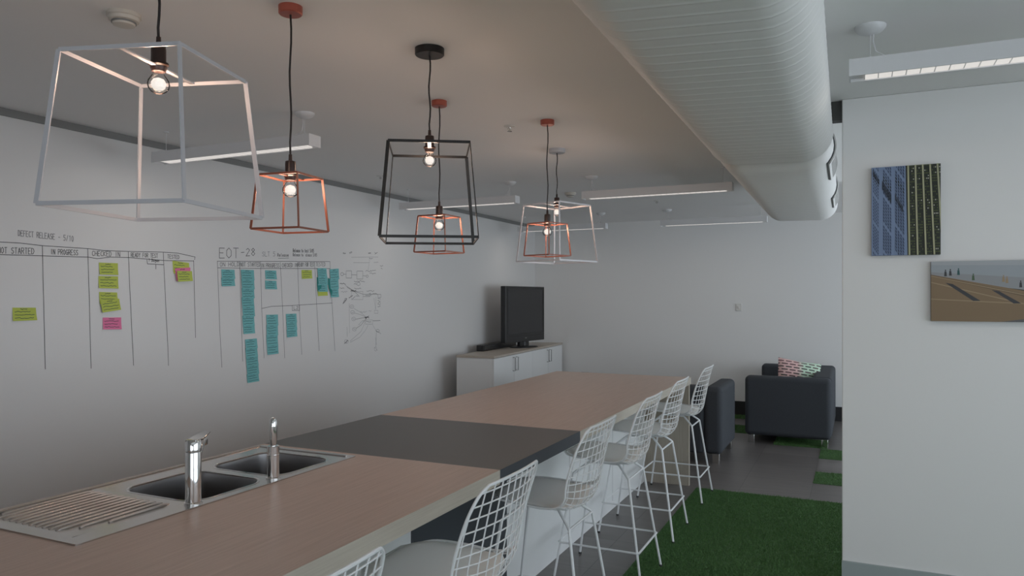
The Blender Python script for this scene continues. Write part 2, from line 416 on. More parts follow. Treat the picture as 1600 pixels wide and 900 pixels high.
tap = empty('mixer_tap', (-1.934, 1.712, zt), 'tall chrome mixer tap with a flat lever standing between drainer and bowl', 'tap')
k = MB(); k.lathe([(.028, 0), (.028, .006), (.0245, .008), (.0245, .165), (.0235, .168)]); k.build('body', M['chrome'], tap, smooth=True)
k = MB(); k.lathe([(.0225, .168), (.0255, .171), (.0255, .200), (.022, .206)]); h = k.build('cap', M['chrome'], tap, smooth=True)
k = MB(); k.prism([(-.012, -.016, .198), (-.012, .016, .198), (-.02, .016, .214), (-.02, -.016, .214)], (0, 0, 0)) if False else None
k.v = []; k.f = []; k.m = []
def strap(k, path, w, t):  # ribbon of box section along x-z path, width along y
    vs = []; fs = []
    for (x, z, ww, tt) in path: vs += [(x, -ww / 2, z), (x, ww / 2, z), (x, ww / 2, z + tt), (x, -ww / 2, z + tt)]
    for i in range(len(path) - 1):
        for j in range(4): fs.append((4 * i + j, 4 * i + (j + 1) % 4, 4 * i + 4 + (j + 1) % 4, 4 * i + 4 + j))
    fs += [(3, 2, 1, 0), tuple(4 * (len(path) - 1) + j for j in range(4))]
    k.add(vs, fs)
strap(k, [(.018, .2, .036, .008), (-.02, .201, .046, .007), (-.055, .207, .038, .006), (-.09, .214, .028, .004)], 0, 0)
lv = k.build('lever', M['chrome'], tap, bevel=.0015, smooth=True); lv.rotation_euler = (0, 0, -1.2)
k = MB(); k.tube([(-.012, 0, .118), (-.06, 0, .150), (-.115, 0, .172), (-.16, 0, .180), (-.172, 0, .172), (-.176, 0, .158)], [.017, .0155, .014, .013, .013, .012], 14)
sp_ = k.build('spout', M['chrome'], tap, smooth=True); sp_.rotation_euler = (0, 0, -.92)
tap2 = empty('filter_tap', (-1.938, 2.075, zt), 'short chrome cylinder tap with slim upright handle between the two sink bowls', 'tap')
k = MB(); k.lathe([(.026, 0), (.026, .005), (.0215, .007), (.0215, .088), (.0205, .089), (.0215, .09), (.0215, .118), (.020, .12)]); k.build('body', M['chrome'], tap2, smooth=True)
k = MB(); k.lathe([(.011, .118), (.011, .125), (.0135, .14), (.0145, .19), (.0135, .212), (.009, .221), (.002, .224)]); k.build('handle', M['chrome'], tap2, smooth=True)
k = MB(); k.tube([(-.015, 0, .10), (-.05, 0, .112), (-.085, 0, .112), (-.095, 0, .10)], .008, 12); o = k.build('spout', M['chrome'], tap2, smooth=True); o.rotation_euler = (0, 0, -.85)

# ------------------------------------------------------------------ bar stools
def catmull(P, n):
    out = []
    for i in range(n + 1):
        s = i / n * (len(P) - 1); a = min(int(s), len(P) - 2); t = s - a
        p0, p1, p2, p3 = P[max(a - 1, 0)], P[a], P[a + 1], P[min(a + 2, len(P) - 1)]
        out.append(tuple(.5 * (2 * p1[c] + (p2[c] - p0[c]) * t + (2 * p0[c] - 5 * p1[c] + 4 * p2[c] - p3[c]) * t * t + (3 * p1[c] - p0[c] - 3 * p2[c] + p3[c]) * t ** 3) for c in range(len(p1))))
    return out
# (x, z, half width, side lift z, side forward x)
PROF = catmull([(-.225, .686, .11, .004, 0), (-.15, .677, .210, .012, 0), (-.04, .662, .232, .024, 0), (.07, .643, .236, .036, 0),
                (.15, .640, .237, .050, .012), (.203, .680, .238, .044, .032), (.224, .765, .238, .014, .046), (.240, .845, .236, 0, .046),
                (.254, .92, .230, 0, .036), (.264, .97, .219, 0, .026), (.270, 1.002, .202, 0, .018), (.274, 1.022, .172, 0, .012)], 60)
def S(si, y):
    i = min(int(si), 59); t = si - i; a, b = PROF[i], PROF[i + 1]
    x, z, w, lz, fx = (a[c] + (b[c] - a[c]) * t for c in range(5))
    q = (y / max(w, .20)) ** 2
    return Vector((x - fx * q, y, z + lz * q))
def halfw(si):
    i = min(int(si), 59); t = si - i; return PROF[i][2] * (1 - t) + PROF[i + 1][2] * t
def make_stool():
    st = empty('bar_stool', (0, 0, 0))
    k = MB()
    for j in range(-5, 6):                                   # lengthwise wires
        y = j * .0445; ii = [s for s in range(61) if halfw(s) >= abs(y) - 1e-6]
        k.tube([S(s, y) for s in range(ii[0], ii[-1] + 1)], .0024, 6)
    s = 3.0; acc = []
    while s < 59:                                            # cross wires, about every 42 mm along the profile
        w = halfw(s); k.tube([S(s, w * (-1 + 2 * i / 10)) for i in range(11)], .0024, 6)
        d = 0; p = S(s, 0)
        while s < 59.9 and (S(s, 0) - p).length < .038: s += .1
    k.build('wire_shell', M['powder'], st, smooth=True)
    k = MB(); loop_ = [S(s, halfw(s)) for s in range(61)] + [S(60, halfw(60) * (1 - i / 4)) for i in range(1, 8)] + [S(s, -halfw(s)) for s in range(60, -1, -1)] + [S(0, -halfw(0) * (1 - i / 4)) for i in range(1, 8)]
    k.tube(loop_, .0052, 8, closed=True); k.build('rim', M['powder'], st, smooth=True)
    # seat pad
    k = MB(); n = 12; vs = []; fs = []; sr = [1.6 + i * (22.5 - 1.6) / 24 for i in range(25)]
    for lay in (0, 1):
        for i, s in enumerate(sr):
            e = min(i, 24 - i) / 3.0
            w = (halfw(s) - .024) * (min(1, .80 + .2 * e) if i > 12 else 1)
            for j in range(n + 1):
                u = -1 + 2 * j / n; p = S(s, w * u)
                edge = min(1, (1 - abs(u)) * 6, e * 1.2) if lay else 0
                vs.append((p.x, p.y, p.z + (.004 if lay == 0 else .008 + .012 * math.sqrt(max(edge, 0)))))
    L = 25 * (n + 1)
    for i in range(24):
        for j in range(n):
            a = i * (n + 1) + j; q = (a, a + 1, a + n + 2, a + n + 1); fs.append(q[::-1]); fs.append(tuple(L + v for v in q))
    for i in range(24):
        for j in (0, n):
            a = i * (n + 1) + j; b = a + n + 1; fs.append((a, b, L + b, L + a))
    for j in range(n):
        for i in (0, 24):
            a = i * (n + 1) + j; fs.append((a, a + 1, L + a + 1, L + a))
    k.add(vs, fs); k.build('seat_pad', M['pad'], st, smooth=True, angle=1.0)
    # legs
    for sx, sy in ((1, 1), (1, -1), (-1, 1), (-1, -1)):
        foot = (sx * .248, sy * .213, .008); j = (sx * .160, sy * .150, .575)
        k = MB(); k.tube([foot, (sx * .1625, sy * .1518, .559), j, (sx * .146, sy * .138, .589), (sx * .095, sy * .095, .630), (sx * .085, sy * .088, .638), (0, sy * .085, .640)], .0068, 8)
        lg = k.build('leg', M['powder'], st, smooth=True)
        g = MB(); g.lathe([(.009, 0), (.010, .002), (.009, .012)], (foot[0], foot[1], 0), 12); o = g.build('foot_glide', M['rubber'], lg)
    for sx in (1, -1):
        k = MB(); k.tube([(sx * .160, -.150, .575), (sx * .160, .150, .575)], .0055, 8); k.build('cross_brace', M['powder'], st, smooth=True)
    zr = .20; ax = .160 + (.248 - .160) * (.575 - zr) / .567 + .011; ay = .150 + .063 * (.575 - zr) / .567 + .011
    k = MB(); c = .012
    k.tube([(ax, -ay + c, zr), (ax, ay - c, zr), (ax - c, ay, zr), (-ax + c, ay, zr), (-ax, ay - c, zr), (-ax, -ay + c, zr), (-ax + c, -ay, zr), (ax - c, -ay, zr)], .0058, 8, closed=True)
    k.build('footrest', M['powder'], st, smooth=True)
    return st
st0 = make_stool()
st_lab = ['white wire bar stool nearest the camera, only its back top showing at the frame edge',
          'white wire bar stool second nearest the camera, its pale seat pad cut by the frame',
          'white wire bar stool drawn up to the charcoal worktop section, third from the front',
          'white wire bar stool at the oak far half, just beyond the charcoal section',
          'white wire bar stool second from the far end of the bench',
          'white wire bar stool at the far end of the bench beside the dark sofa']
for i, (x, y) in enumerate(((-1.20, 1.15), (-1.225, 2.07), (-1.265, 3.085), (-1.278, 4.03), (-1.302, 4.885), (-1.302, 5.845))):
    o = st0 if i == 0 else copy_tree(st0)
    o.location = (x, y, 0.004); tag(o, st_lab[i], 'bar stool', 'white wire bar stools along the bench')
    # the right-hand feet of the stools stand on the grass pile edge

# ------------------------------------------------------------------ pendants
def pendant(x, y, zt_, zb, wt, wb, yaw, m, mc, rc, label, nm='cage_pendant_lamp', bw=.014):
    p = empty(nm, (x, y, ZC), label, 'pendant lamp', 'cage pendant lamps over the bench')
    a, b = zt_ - ZC, zb - ZC
    T = [Vector((wt / 2 ** .5 * math.cos(yaw + q * PI / 2), wt / 2 ** .5 * math.sin(yaw + q * PI / 2), a)) for q in range(4)]
    B = [Vector((wb / 2 ** .5 * math.cos(yaw + q * PI / 2), wb / 2 ** .5 * math.sin(yaw + q * PI / 2), b)) for q in range(4)]
    k = MB(); t = bw * .28
    for q in range(4):
        k.bar(T[q], T[(q + 1) % 4], (0, 0, 1), bw * .8, t); k.bar(B[q], B[(q + 1) % 4], (0, 0, 1), bw * .8, t)
        k.bar(T[q], B[q], T[(q + 1) % 4] - T[q], bw, t)
    k.bar((T[0] + T[1]) / 2, (T[2] + T[3]) / 2, T[1] - T[0], bw, t)
    k.build('frame', m, p)
    k = MB(); k.lathe([(rc, 0), (rc, -.026), (rc - .004, -.03), (.006, -.03)], n=32); k.build('ceiling_canopy', mc, p, smooth=True)
    k = MB()
    wob = .004
    k.tube([(wob * math.sin(i * 1.1) * (0 if i in (0, 10) else 1), 0, -.03 + (a + .075 + .03) * i / 10) for i in range(11)], .0036, 8); k.build('cable', M['cable'], p, smooth=True)
    k = MB(); k.lathe([(.006, a + .082), (.007, a + .060), (.0185, a + .056), (.0195, a + .046), (.0195, a + .018), (.0195, a + .012), (.026, a + .010), (.027, a + .004), (.022, a + .0), (.021, a - .006), (.018, a - .014)])
    k.build('lampholder', M['bake'], p, smooth=True)
    k = MB(); zc = a - .046
    k.lathe([(.0135, zc + .034), (.0145, zc + .026), (.021, zc + .017), (.0275, zc + .006), (.029, zc - .004), (.0265, zc - .015), (.019, zc - .024), (.009, zc - .029), (.001, zc - .030)])
    bl = k.build('bulb', M['glass'], p, smooth=True)
    k = MB(); k.lathe([(.001, zc + .016), (.014, zc + .011), (.020, zc), (.017, zc - .012), (.009, zc - .019), (.001, zc - .020)], n=16); k.build('filament', M['bulbcore'], bl, smooth=True)
    l = bpy.data.lights.new('bulb_light', 'POINT'); l.energy = BULB_W; l.color = WARM; l.shadow_soft_size = .0275
    lo = bpy.data.objects.new('bulb_light', l); COL.objects.link(lo); lo.location = (0, 0, zc); lo.parent = p
pendant(-1.746, 1.428, 2.206, 1.807, .334, .403, 4.228, M['whitem'], M['whitem'], .062, 'large white wire cage pendant nearest the camera above the sink', bw=.0135)
pendant(-1.889, 2.111, 2.013, 1.816, .165, .198, 4.07, M['copper'], M['copper_cup'], .043, 'small copper cage pendant beside the big white cage, nearest of the copper ones', bw=.009)
pendant(-1.666, 2.723, 2.207, 1.815, .332, .398, 4.47, M['blackm'], M['blackm'], .063, 'large black cage pendant over the charcoal section', bw=.014)
pendant(-2.064, 3.474, 2.009, 1.813, .166, .198, 3.912, M['copper'], M['copper_cup'], .042, 'small copper cage pendant seen inside the black cage outline', bw=.009)
pendant(-1.695, 4.129, 2.013, 1.820, .169, .201, 3.600, M['copper'], M['copper_cup'], .042, 'small copper cage pendant in front of the far white cage', bw=.009)
pendant(-1.963, 4.962, 2.232, 1.825, .341, .413, 3.587, M['whitem'], M['whitem'], .06, 'large white cage pendant farthest away, behind a copper one', bw=.013)

# ------------------------------------------------------------------ suspended linear lights
def linear(x0, x1, y, left_cup, label):
    p = empty('linear_ceiling_light', (x0, y, 2.44), label, 'ceiling light', 'suspended white linear lights')
    L = x1 - x0; w = .05
    k = MB(); k.box((0, -w, .012), (L, w, .066)); k.box((0, -w, 0), (L, -w + .006, .012)); k.box((0, w - .006, 0), (L, w, .012))
    k.build('housing', M['fixture'], p)
    k = MB(); k.box((-.006, -w - .001, -.001), (0, w + .001, .067)); k.build('end_cap', M['fixture'], p)
    k = MB(); k.box((L, -w - .001, -.001), (L + .006, w + .001, .067)); k.build('end_cap', M['fixture'], p)
    k = MB(); k.box((.05, -w + .008, .004), (L - .05, w - .008, .0115)); df = k.build('diffuser', M['lit'], p)
    k = MB()
    for i in range(25): xx = .05 + (L - .1) * i / 24; k.box((xx - .0015, -w + .008, .0034), (xx + .0015, w - .008, .0039))
    k.build('louvre_blade', M['fixture'], df)
    for e, xe in ((0, .07), (1, L - .07)):
        cup = (e == 0) == left_cup
        k = MB(); k.tube([(xe, 0, .066), (xe, 0, .2 - (.03 if cup else .004))], .0014, 6); k.lathe([(.006, .066), (.004, .078), (.0015, .09)], (xe, 0, 0), 12)
        if cup: k.tube([(xe + (.012 if left_cup else -.012), 0, .17), (xe + (.010 if left_cup else -.010), 0, .14), (xe + (.02 if left_cup else -.02), 0, .10), (xe + (.07 if left_cup else -.07), 0, .066)], .0025, 6)
        k.build('suspension_wire', M['fixture'], p)
        k = MB()
        if cup: k.lathe([(.058, .2), (.056, .192), (.044, .178), (.022, .168), (.008, .166)], (xe, 0, 0), 28)
        else: k.lathe([(.016, .2), (.016, .194), (.006, .192)], (xe, 0, 0), 20)
        k.build('ceiling_rose', M['fixture'], p, smooth=True)
    area_l = area('tube_light', (x0 + L / 2, y, 2.436), (0, 0, 0), L - .12, .07, FIXT_W, (1, .92, .85))
    area_l.parent = p; area_l.location = (L / 2, 0, -.004)
linear(-4.12, -2.84, 3.37, False, 'white linear light near the whiteboard wall, seen through the nearest white cage')
linear(-4.11, -2.85, 6.20, False, 'white linear light behind the black cage pendant')
linear(-2.20, -.92, 6.22, True, 'white linear light ending against the duct, nearer of the two beside it')
linear(-2.17, -.94, 8.98, True, 'white linear light near the back wall ending under the duct')
linear(-4.09, -2.88, 8.98, False, 'white linear light near the back left corner, crossing the far white cage')
linear(-.02, 1.25, 3.24, True, 'white linear light in front of the partition wall at the upper right')

def ceiling_item(name, x, y, label, cat, group, prof, m, extra=None):
    o = empty(name, (x, y, ZC), label, cat, group)
    k = MB(); k.lathe(prof, n=32); b = k.build('base', m, o, smooth=True)
    if extra: extra(o)
    return o
def det_extra(o):
    k = MB(); k.lathe([(.043, -.030), (.043, -.036)], n=32); k.build('sensor_slot', M['dark_trim'], o)
    k = MB(); k.lathe([(.040, -.036), (.038, -.043), (.025, -.047), (.004, -.048)], n=32); k.build('cap', M['plastic_w'], o, smooth=True)
DP = [(.060, 0), (.060, -.012), (.055, -.016), (.052, -.027), (.046, -.030)]
ceiling_item('smoke_detector', -2.51, 1.90, 'cream smoke detector on the ceiling above the nearest white cage', 'smoke detector', 'smoke detectors', DP, M['plastic_w'], det_extra)
ceiling_item('smoke_detector', -2.66, 7.10, 'small smoke detector beside the farther linear light', 'smoke detector', 'smoke detectors', DP, M['plastic_w'], det_extra)
def spr_extra(o):
    k = MB(); k.tube([(0, 0, -.004), (0, 0, -.03)], .005, 8)
    for s in (1, -1): k.tube([(.004 * s, 0, -.006), (.013 * s, 0, -.018), (.003 * s, 0, -.032)], .002, 6)
    k.build('nozzle', M['chrome'], o)
    k = MB(); k.lathe([(.016, -.032), (.016, -.034), (.002, -.035)], n=12); k.build('deflector', M['chrome'], o)
SP = [(.036, 0), (.036, -.003), (.018, -.007), (.012, -.007)]
for x, y, lab in ((-1.967, 4.168, 'fire sprinkler on the ceiling between black cage and far copper pendant'), (-2.016, 8.114, 'small fire sprinkler near the far ceiling light'), (-3.81, 5.40, 'fire sprinkler near the whiteboard wall left of the black cage')):
    ceiling_item('fire_sprinkler', x, y, lab, 'sprinkler', 'ceiling sprinklers', SP, M['plastic'], spr_extra)

# ------------------------------------------------------------------ duct
duct = empty('air_duct', (0, 0, 2.45), 'large pale oval air duct running under the ceiling towards the back wall', 'duct', rz=math.radians(.78))
def duct_ring(d, infl, skew=True):
    pts = []; r = .15 + infl; cz = -.01
    n = 14
    for i in range(n + 1):
        a = -PI / 2 + PI * i / n; pts.append((-.205 + r * math.cos(a), cz + r * math.sin(a)))
    for i in range(n + 1):
        a = PI / 2 + PI * i / n; pts.append((-.532 + r * math.cos(a), cz + r * math.sin(a)))
    return [(x, d + (.17 * (x + .37) if skew else 0), z) for x, z in pts]
k = MB(); rings = []
def seg(d0, d1, step=.078):
    rings.append(duct_ring(d0, 0))
    d = d0 + .05
    while d < d1 - .05:
        for dd, i in ((-.014, 0), (-.006, 0), (-.002, .0012), (.002, .0012), (.006, 0), (.014, 0)): rings.append(duct_ring(d + dd, i))
        d += step
    rings.append(duct_ring(d1, 0))
seg(-3.3, 4.12)
for dd, i in ((4.14, .004), (4.17, .004), (4.20, -.002), (4.24, -.016), (4.29, -.030), (4.34, -.032), (4.40, -.024), (4.46, -.010)): rings.append(duct_ring(dd, i))
seg(4.50, 7.45, .07)
n = len(rings[0]); vs = [p for r in rings for p in r]; fs = []
for i in range(len(rings) - 1):
    for j in range(n): fs.append((i * n + j, i * n + (j + 1) % n, (i + 1) * n + (j + 1) % n, (i + 1) * n + j))
fs += [tuple(range(n)), tuple((len(rings) - 1) * n + j for j in range(n))]
k.add(vs, fs); k.build('duct_shell', M['duct'], duct, smooth=True, angle=1.0)
def grille(d0, d1):
    k = MB(); sl = MB(); r = .156; cx, cz = -.205, -.01
    def P_(d, a, rr): return (cx + rr * math.cos(a), d, cz + rr * math.sin(a))
    a0, a1 = math.radians(-40), math.radians(25); N = 10
    def patch(mb, d_0, d_1, b0, b1, r0, r1, n_=8):
        for i in range(n_):
            p, q = b0 + (b1 - b0) * i / n_, b0 + (b1 - b0) * (i + 1) / n_
            mb.add([P_(d_0, p, r0), P_(d_1, p, r0), P_(d_1, q, r0), P_(d_0, q, r0), P_(d_0, p, r1), P_(d_1, p, r1), P_(d_1, q, r1), P_(d_0, q, r1)],
                   [(3, 2, 1, 0), (4, 5, 6, 7), (0, 1, 5, 4), (1, 2, 6, 5), (2, 3, 7, 6), (3, 0, 4, 7)])
    e = math.radians(6)
    patch(k, d0, d1, a0, a0 + e, .149, .166, 2); patch(k, d0, d1, a1 - e, a1, .149, .166, 2)
    patch(k, d0, d0 + .025, a0, a1, .149, .166); patch(k, d1 - .025, d1, a0, a1, .149, .166)
    fr = k.build('grille_frame', M['duct'], duct)
    patch(sl, d0 + .025, d1 - .025, a0 + e, a1 - e, .149, .153)
    s = sl.build('grille_mesh', M['slat'], fr)
    b = MB()
    for i in range(1, 16):
        dd = d0 + (d1 - d0) * i / 16; patch(b, dd - .005, dd + .004, a0 + e, a1 - e, .153, .162, 5)
    b.build('grille_slats', M['duct'], fr)
    g = MB(); patch(g, d0 - .004, d1 + .004, a0 - .03, a0, .149, .158, 1); patch(g, d0 - .005, d0, a0, a1, .149, .158); g.build('gasket', M['slat'], fr)
grille(4.62, 5.25); grille(6.25, 6.9)
for d in (1.5, 3.6, 5.7, 7.2):   # hanger straps up to the ceiling
    k = MB(); k.box((-.42, d - .015, .128), (-.38, d + .015, .1895)); k.box((-.30, d - .015, .128), (-.26, d + .015, .1895)); k.build('hanger', M['duct'], duct)

# ------------------------------------------------------------------ low cabinet with television
ca = math.atan2(.213, 2.78)
cab = empty('low_cabinet', (-4.165, 7.40, 0), 'long low white cabinet with four doors under the television', 'cabinet', rz=ca)
CL, CD, CH = 2.66, .462, .9
k = MB(); k.box((0, 0, 0), (CD - .02, CL, CH - .026)); k.build('body', M['white'], cab)
k = MB(); k.box((-.004, -.008, CH - .025), (CD + .008, CL, CH)); k.build('top_panel', M['cabtop'], cab, bevel=.002)
for i in range(4):
    y0 = CL * i / 4 + .003; y1 = CL * (i + 1) / 4 - .003
    k = MB(); k.box((CD - .0195, y0, .06), (CD, y1, CH - .03)); dr = k.build('door', M['white'], cab, bevel=.001)
    hy = y1 - .05 if i % 2 == 0 else y0 + .05
    k = MB(); k.tube([(CD, hy, .68), (CD + .03, hy, .68), (CD + .03, hy, .84), (CD, hy, .84)], .005, 8); k.build('door_handle', M['dark_trim'], dr)
tv = empty('television', (-4.03, 8.99, .9), 'large black flat screen television standing on the white cabinet', 'television', rz=-math.atan2(.095, 1.04))
k = MB(); k.box((-.045, -.53, .075), (.03, .53, .81)); k.build('casing', M['tv'], tv, bevel=.008)
k = MB(); k.box((.0302, -.47, .19), (.032, .47, .775)); k.build('screen', M['screen'], tv)
k = MB(); k.box((.0302, -.49, .152), (.034, .49, .157)); k.box((.0302, .485, .2), (.033, .492, .76)); k.build('bezel_line', M['rubber'], tv)
k = MB(); k.box((.0302, -.022, .118), (.033, .022, .130)); k.build('badge', M['dark_trim'], tv)
k = MB(); k.box((-.035, -.12, .012), (.012, .12, .09)); k.lathe([(.028, .01), (.028, .08)], (0, 0, 0), 16); k.build('neck', M['tv'], tv, bevel=.004)
k = MB(); k.lathe([(.26, 0), (.26, .006), (.22, .014), (.05, .018)], n=40); b = k.build('stand_base', M['tv'], tv, smooth=True); b.scale = (.62, 1, 1)
sb = empty('sound_bar', (-4.245, 8.62, .9), 'long low black sound bar on the cabinet against the wall', 'speaker', rz=ca)
k = MB(); k.box((-.045, -.58, 0), (.05, .58, .075)); k.build('casing', M['tv'], sb, bevel=.006)
k = MB(); k.box((.0502, -.56, .01), (.053, .56, .065)); k.build('speaker_grille', M['screen'], sb)

# wall switch
k = empty('wall_switch', (-1.42, YB, 1.435), 'small white switch plate on the back wall', 'switch')
box('plate', (-.038, -.010, -.05), (.038, 0, .05), M['plastic'], k, .003); box('rocker', (-.014, -.015, -.02), (.014, -.010, .02), M['plastic'], k, .002)

# ------------------------------------------------------------------ sofas
def sofa(loc, rz, label):
    # local: faces -y ; width along x ; back at +y
    s = empty('sofa', loc, label, 'sofa', 'charcoal sofas', rz)
    Wd, Dp, Hh, A = 1.72, .86, .72, .17
    z0 = .085
    def rb(name, a, b, r, par=s, sg=5):
        return box(name, a, b, M['fabric'], par, r, sg)
    for sx in (-1, 1):
        x0, x1 = sorted((sx * Wd / 2, sx * (Wd / 2 - A))); rb('arm', (x0, -Dp / 2, z0), (x1, Dp / 2, Hh), .048)
    rb('backrest', (-Wd / 2 + A - .004, Dp / 2 - .20, z0), (Wd / 2 - A + .004, Dp / 2 + .004, Hh + .0), .04)
    rb('seat_base', (-Wd / 2 + A, -Dp / 2 + .01, z0 + .01), (Wd / 2 - A, Dp / 2 - .20, .29), .015)
    for sx in (-1, 1):
        x0, x1 = (-Wd / 2 + A + .004, -.003) if sx < 0 else (.003, Wd / 2 - A - .004)
        rb('seat_cushion', (x0, -Dp / 2 - .01, .2905), (x1, Dp / 2 - .20, .435), .035)
    for sx in (-1, 1):
        for sy in (-1, 1):
            cx, cy = sx * (Wd / 2 - .06), sy * (Dp / 2 - .065)
            box('leg', (cx - .032, cy - .032, 0), (cx + .032, cy + .032, z0 + .004), M['chrome'], s, .003)
    return s
sofa((-.663, 9.12, 0.0), -PI / 2, 'charcoal fabric sofa with a patterned cushion by the back wall')
sofa((-2.00, 7.50, 0), PI, 'charcoal fabric sofa turned away behind the far end of the bench')
cu = empty('scatter_cushion', (-.60, 8.98, .63), 'pink and green dashed scatter cushion leaning in the charcoal sofa', 'cushion')
k = MB(); n = 16; vs = []; fs = []
for lay in (-1, 1):
    for i in range(n + 1):
        for j in range(n + 1):
            u, v = -1 + 2 * i / n, -1 + 2 * j / n
            t = (max(0, 1 - u * u) * max(0, 1 - v * v)) ** .42 * .065
            pin = 1 - .07 * (1 - abs(u * v)) * max(abs(u), abs(v)) ** 2
            vs.append((u * .24 * pin, lay * t, v * .22 * pin))
L = (n + 1) ** 2
for i in range(n):
    for j in range(n):
        a = i * (n + 1) + j; q = (a, a + 1, a + n + 2, a + n + 1); fs.append(q); fs.append(tuple(L + x for x in q[::-1]))
k.add(vs, fs); co_ = k.build('cover', M['cushion'], cu, smooth=True, angle=2)
cu.rotation_euler = (math.radians(-16), math.radians(9), math.radians(18))

# ------------------------------------------------------------------ canvas prints on the partition
def flat_mats(cols): return [mat('print_ink', c, .6) for c in cols]
def canvas(name, x0, x1, z0, z1, label, shapes, cols):
    cv = empty(name, (x0, PY, z0), label, 'picture', 'canvas prints on the partition wall')
    w, h = x1 - x0, z1 - z0
    k = MB(); k.box((0, -.028, 0), (w, 0, h)); k.build('stretcher', M['canvas'], cv, bevel=.002)
    k = MB()
    for idx, (ci, pts) in enumerate(shapes):
        lay = -.0284 - .00001 * idx
        k.add([(px * w, lay, (1 - py) * h) for px, py in pts], [tuple(range(len(pts)))], ci)
    me = k.build('print', flat_mats(cols), cv)
def clip(poly, x0, x1, y0, y1):
    def cut(P, f, g):
        out = []
        for i in range(len(P)):
            a, b = P[i - 1], P[i]; fa, fb = f(a), f(b)
            if (fa >= 0) != (fb >= 0): t = fa / (fa - fb); out.append((a[0] + (b[0] - a[0]) * t, a[1] + (b[1] - a[1]) * t))
            if fb >= 0: out.append(b)
        return out
    for f in (lambda p: p[0] - x0, lambda p: x1 - p[0], lambda p: p[1] - y0, lambda p: y1 - p[1]):
        poly = cut(poly, f, None)
        if len(poly) < 3: return None
    return poly
sh = [(0, [(0, 0), (.5, 0), (.53, 1), (0, 1)]), (1, [(.5, 0), (1, 0), (1, 1), (.53, 1)])]
# blue tower: three facade columns of slanting window rows
for c0, c1, sft in ((.02, .11, .0), (.17, .30, .02), (.35, .49, .04)):
    for r in range(-12, 40):
        for cc in range(4):
            xa = c0 + (c1 - c0) * (cc + .12) / 4; xb = c0 + (c1 - c0) * (cc + .72) / 4
            y = r * .035 + (xa - c0) * 1.15 + sft; 
            if r % 9 == 8: continue
            dark = (r % 13 in (2, 3)) and r < 14
            p = clip([(xa, y), (xb, y + (xb - xa) * 1.15), (xb, y + .026 + (xb - xa) * 1.15), (xa, y + .026)], .005, .515, .004, .996)
            if p: sh.append((5 if dark else 2, p))
for x0_, y0_, x1_, y1_ in ((.02, .02, .12, .06), (.16, .15, .30, .06), (.16, .20, .30, .05), (.35, .31, .47, .07)):
    for q in range(6):
        xa = x0_ + (x1_ - x0_) * q / 6; xb = xa + (x1_ - x0_) * .11; ya = y0_ + (xa - x0_) * 1.25
        h_ = y1_ if y1_ < .2 else .1
        sh.append((5, [(xa, ya), (xb, ya + .02), (xb, ya + .02 + h_), (xa, ya + h_)]))
# green-black tower: pale vertical ribs fanning outwards
for i in range(5):
    xt = .525 + i * .104; xb = .545 + i * .118
    for q in range(34):
        y = q * .03
        for dx in (.034, .058, .08):
            xx = xt + dx + (xb - xt) * y
            rc = random.random()
            p = clip([(xx, y), (xx + .014, y), (xx + .014, y + .013), (xx, y + .013)], .52, .995, .004, .996)
            if p: sh.append((4 if rc < .6 else (6 if rc < .9 else 7), p))
    p = clip([(xt, 0), (xt + .024, 0), (xb + .024, 1), (xb, 1)], 0, 1, 0, 1)
    if p: sh.append((3, p))
canvas('canvas_picture', .073, .391, 1.788, 2.254, 'upright canvas print of a blue tower beside a dark green ribbed tower', sh,
       [(.20, .27, .42), (.028, .032, .025), (.05, .075, .14), (.42, .42, .26), (.10, .13, .04), (.015, .02, .03), (.02, .03, .015), (.5, .5, .4)])
sk = [(0, [(0, 0), (1, 0), (1, .35), (0, .35)]), (1, [(0, .18), (1, .36), (1, .62), (0, .30)]), (2, [(0, .22), (.45, .44), (1, .72), (1, 1), (0, 1)]),
      (3, [(0, .25), (1, .85), (1, .80), (0, .22)]), (4, [(0, .34), (.6, .72), (.6, .74), (0, .36)]), (4, [(0, .62), (.62, .70), (.62, .72), (0, .64)]),
      (2, [(0, .66), (.62, .74), (.55, 1), (0, 1)]), (9, [(.42, 1), (1, .80), (1, 1)]), (4, [(0, .235), (1, .80), (1, .815), (0, .25)])]
for a, b in (((.09, .36), (.26, .66)), ((.37, .48), (.50, .70)), ((.62, .60), (.74, .88)), ((.80, .70), (.90, .92))):
    sk.append((5, [a, (a[0] + .045, a[1] + .02), (b[0] + .045, b[1] + .0), b]))
sk.append((8, [(0, 0), (1, 0), (1, .10), (0, .06)]))
for x, y, c in ((.09, .22, 5), (.12, .21, 5), (.17, .20, 6), (.26, .29, 7), (.44, .32, 4), (.46, .34, 4), (.54, .41, 5), (.59, .43, 5), (.66, .48, 6), (.82, .62, 5)):
    sk.append((c, [(x - .006, y - .05), (x + .006, y - .05), (x + .009, y + .03), (x - .008, y + .03)])); sk.append((c, [(x - .003, y - .08), (x + .004, y - .08), (x + .004, y - .053), (x - .003, y - .053)]))
canvas('canvas_picture', .348, 1.06, 1.446, 1.752, 'wide canvas print of people on sandy brown steps under a pale sky', sk,
       [(.34, .37, .40), (.30, .31, .32), (.24, .165, .095), (.17, .115, .07), (.34, .25, .15), (.05, .05, .055), (.03, .10, .10), (.07, .12, .06), (.40, .42, .44), (.12, .12, .125)])

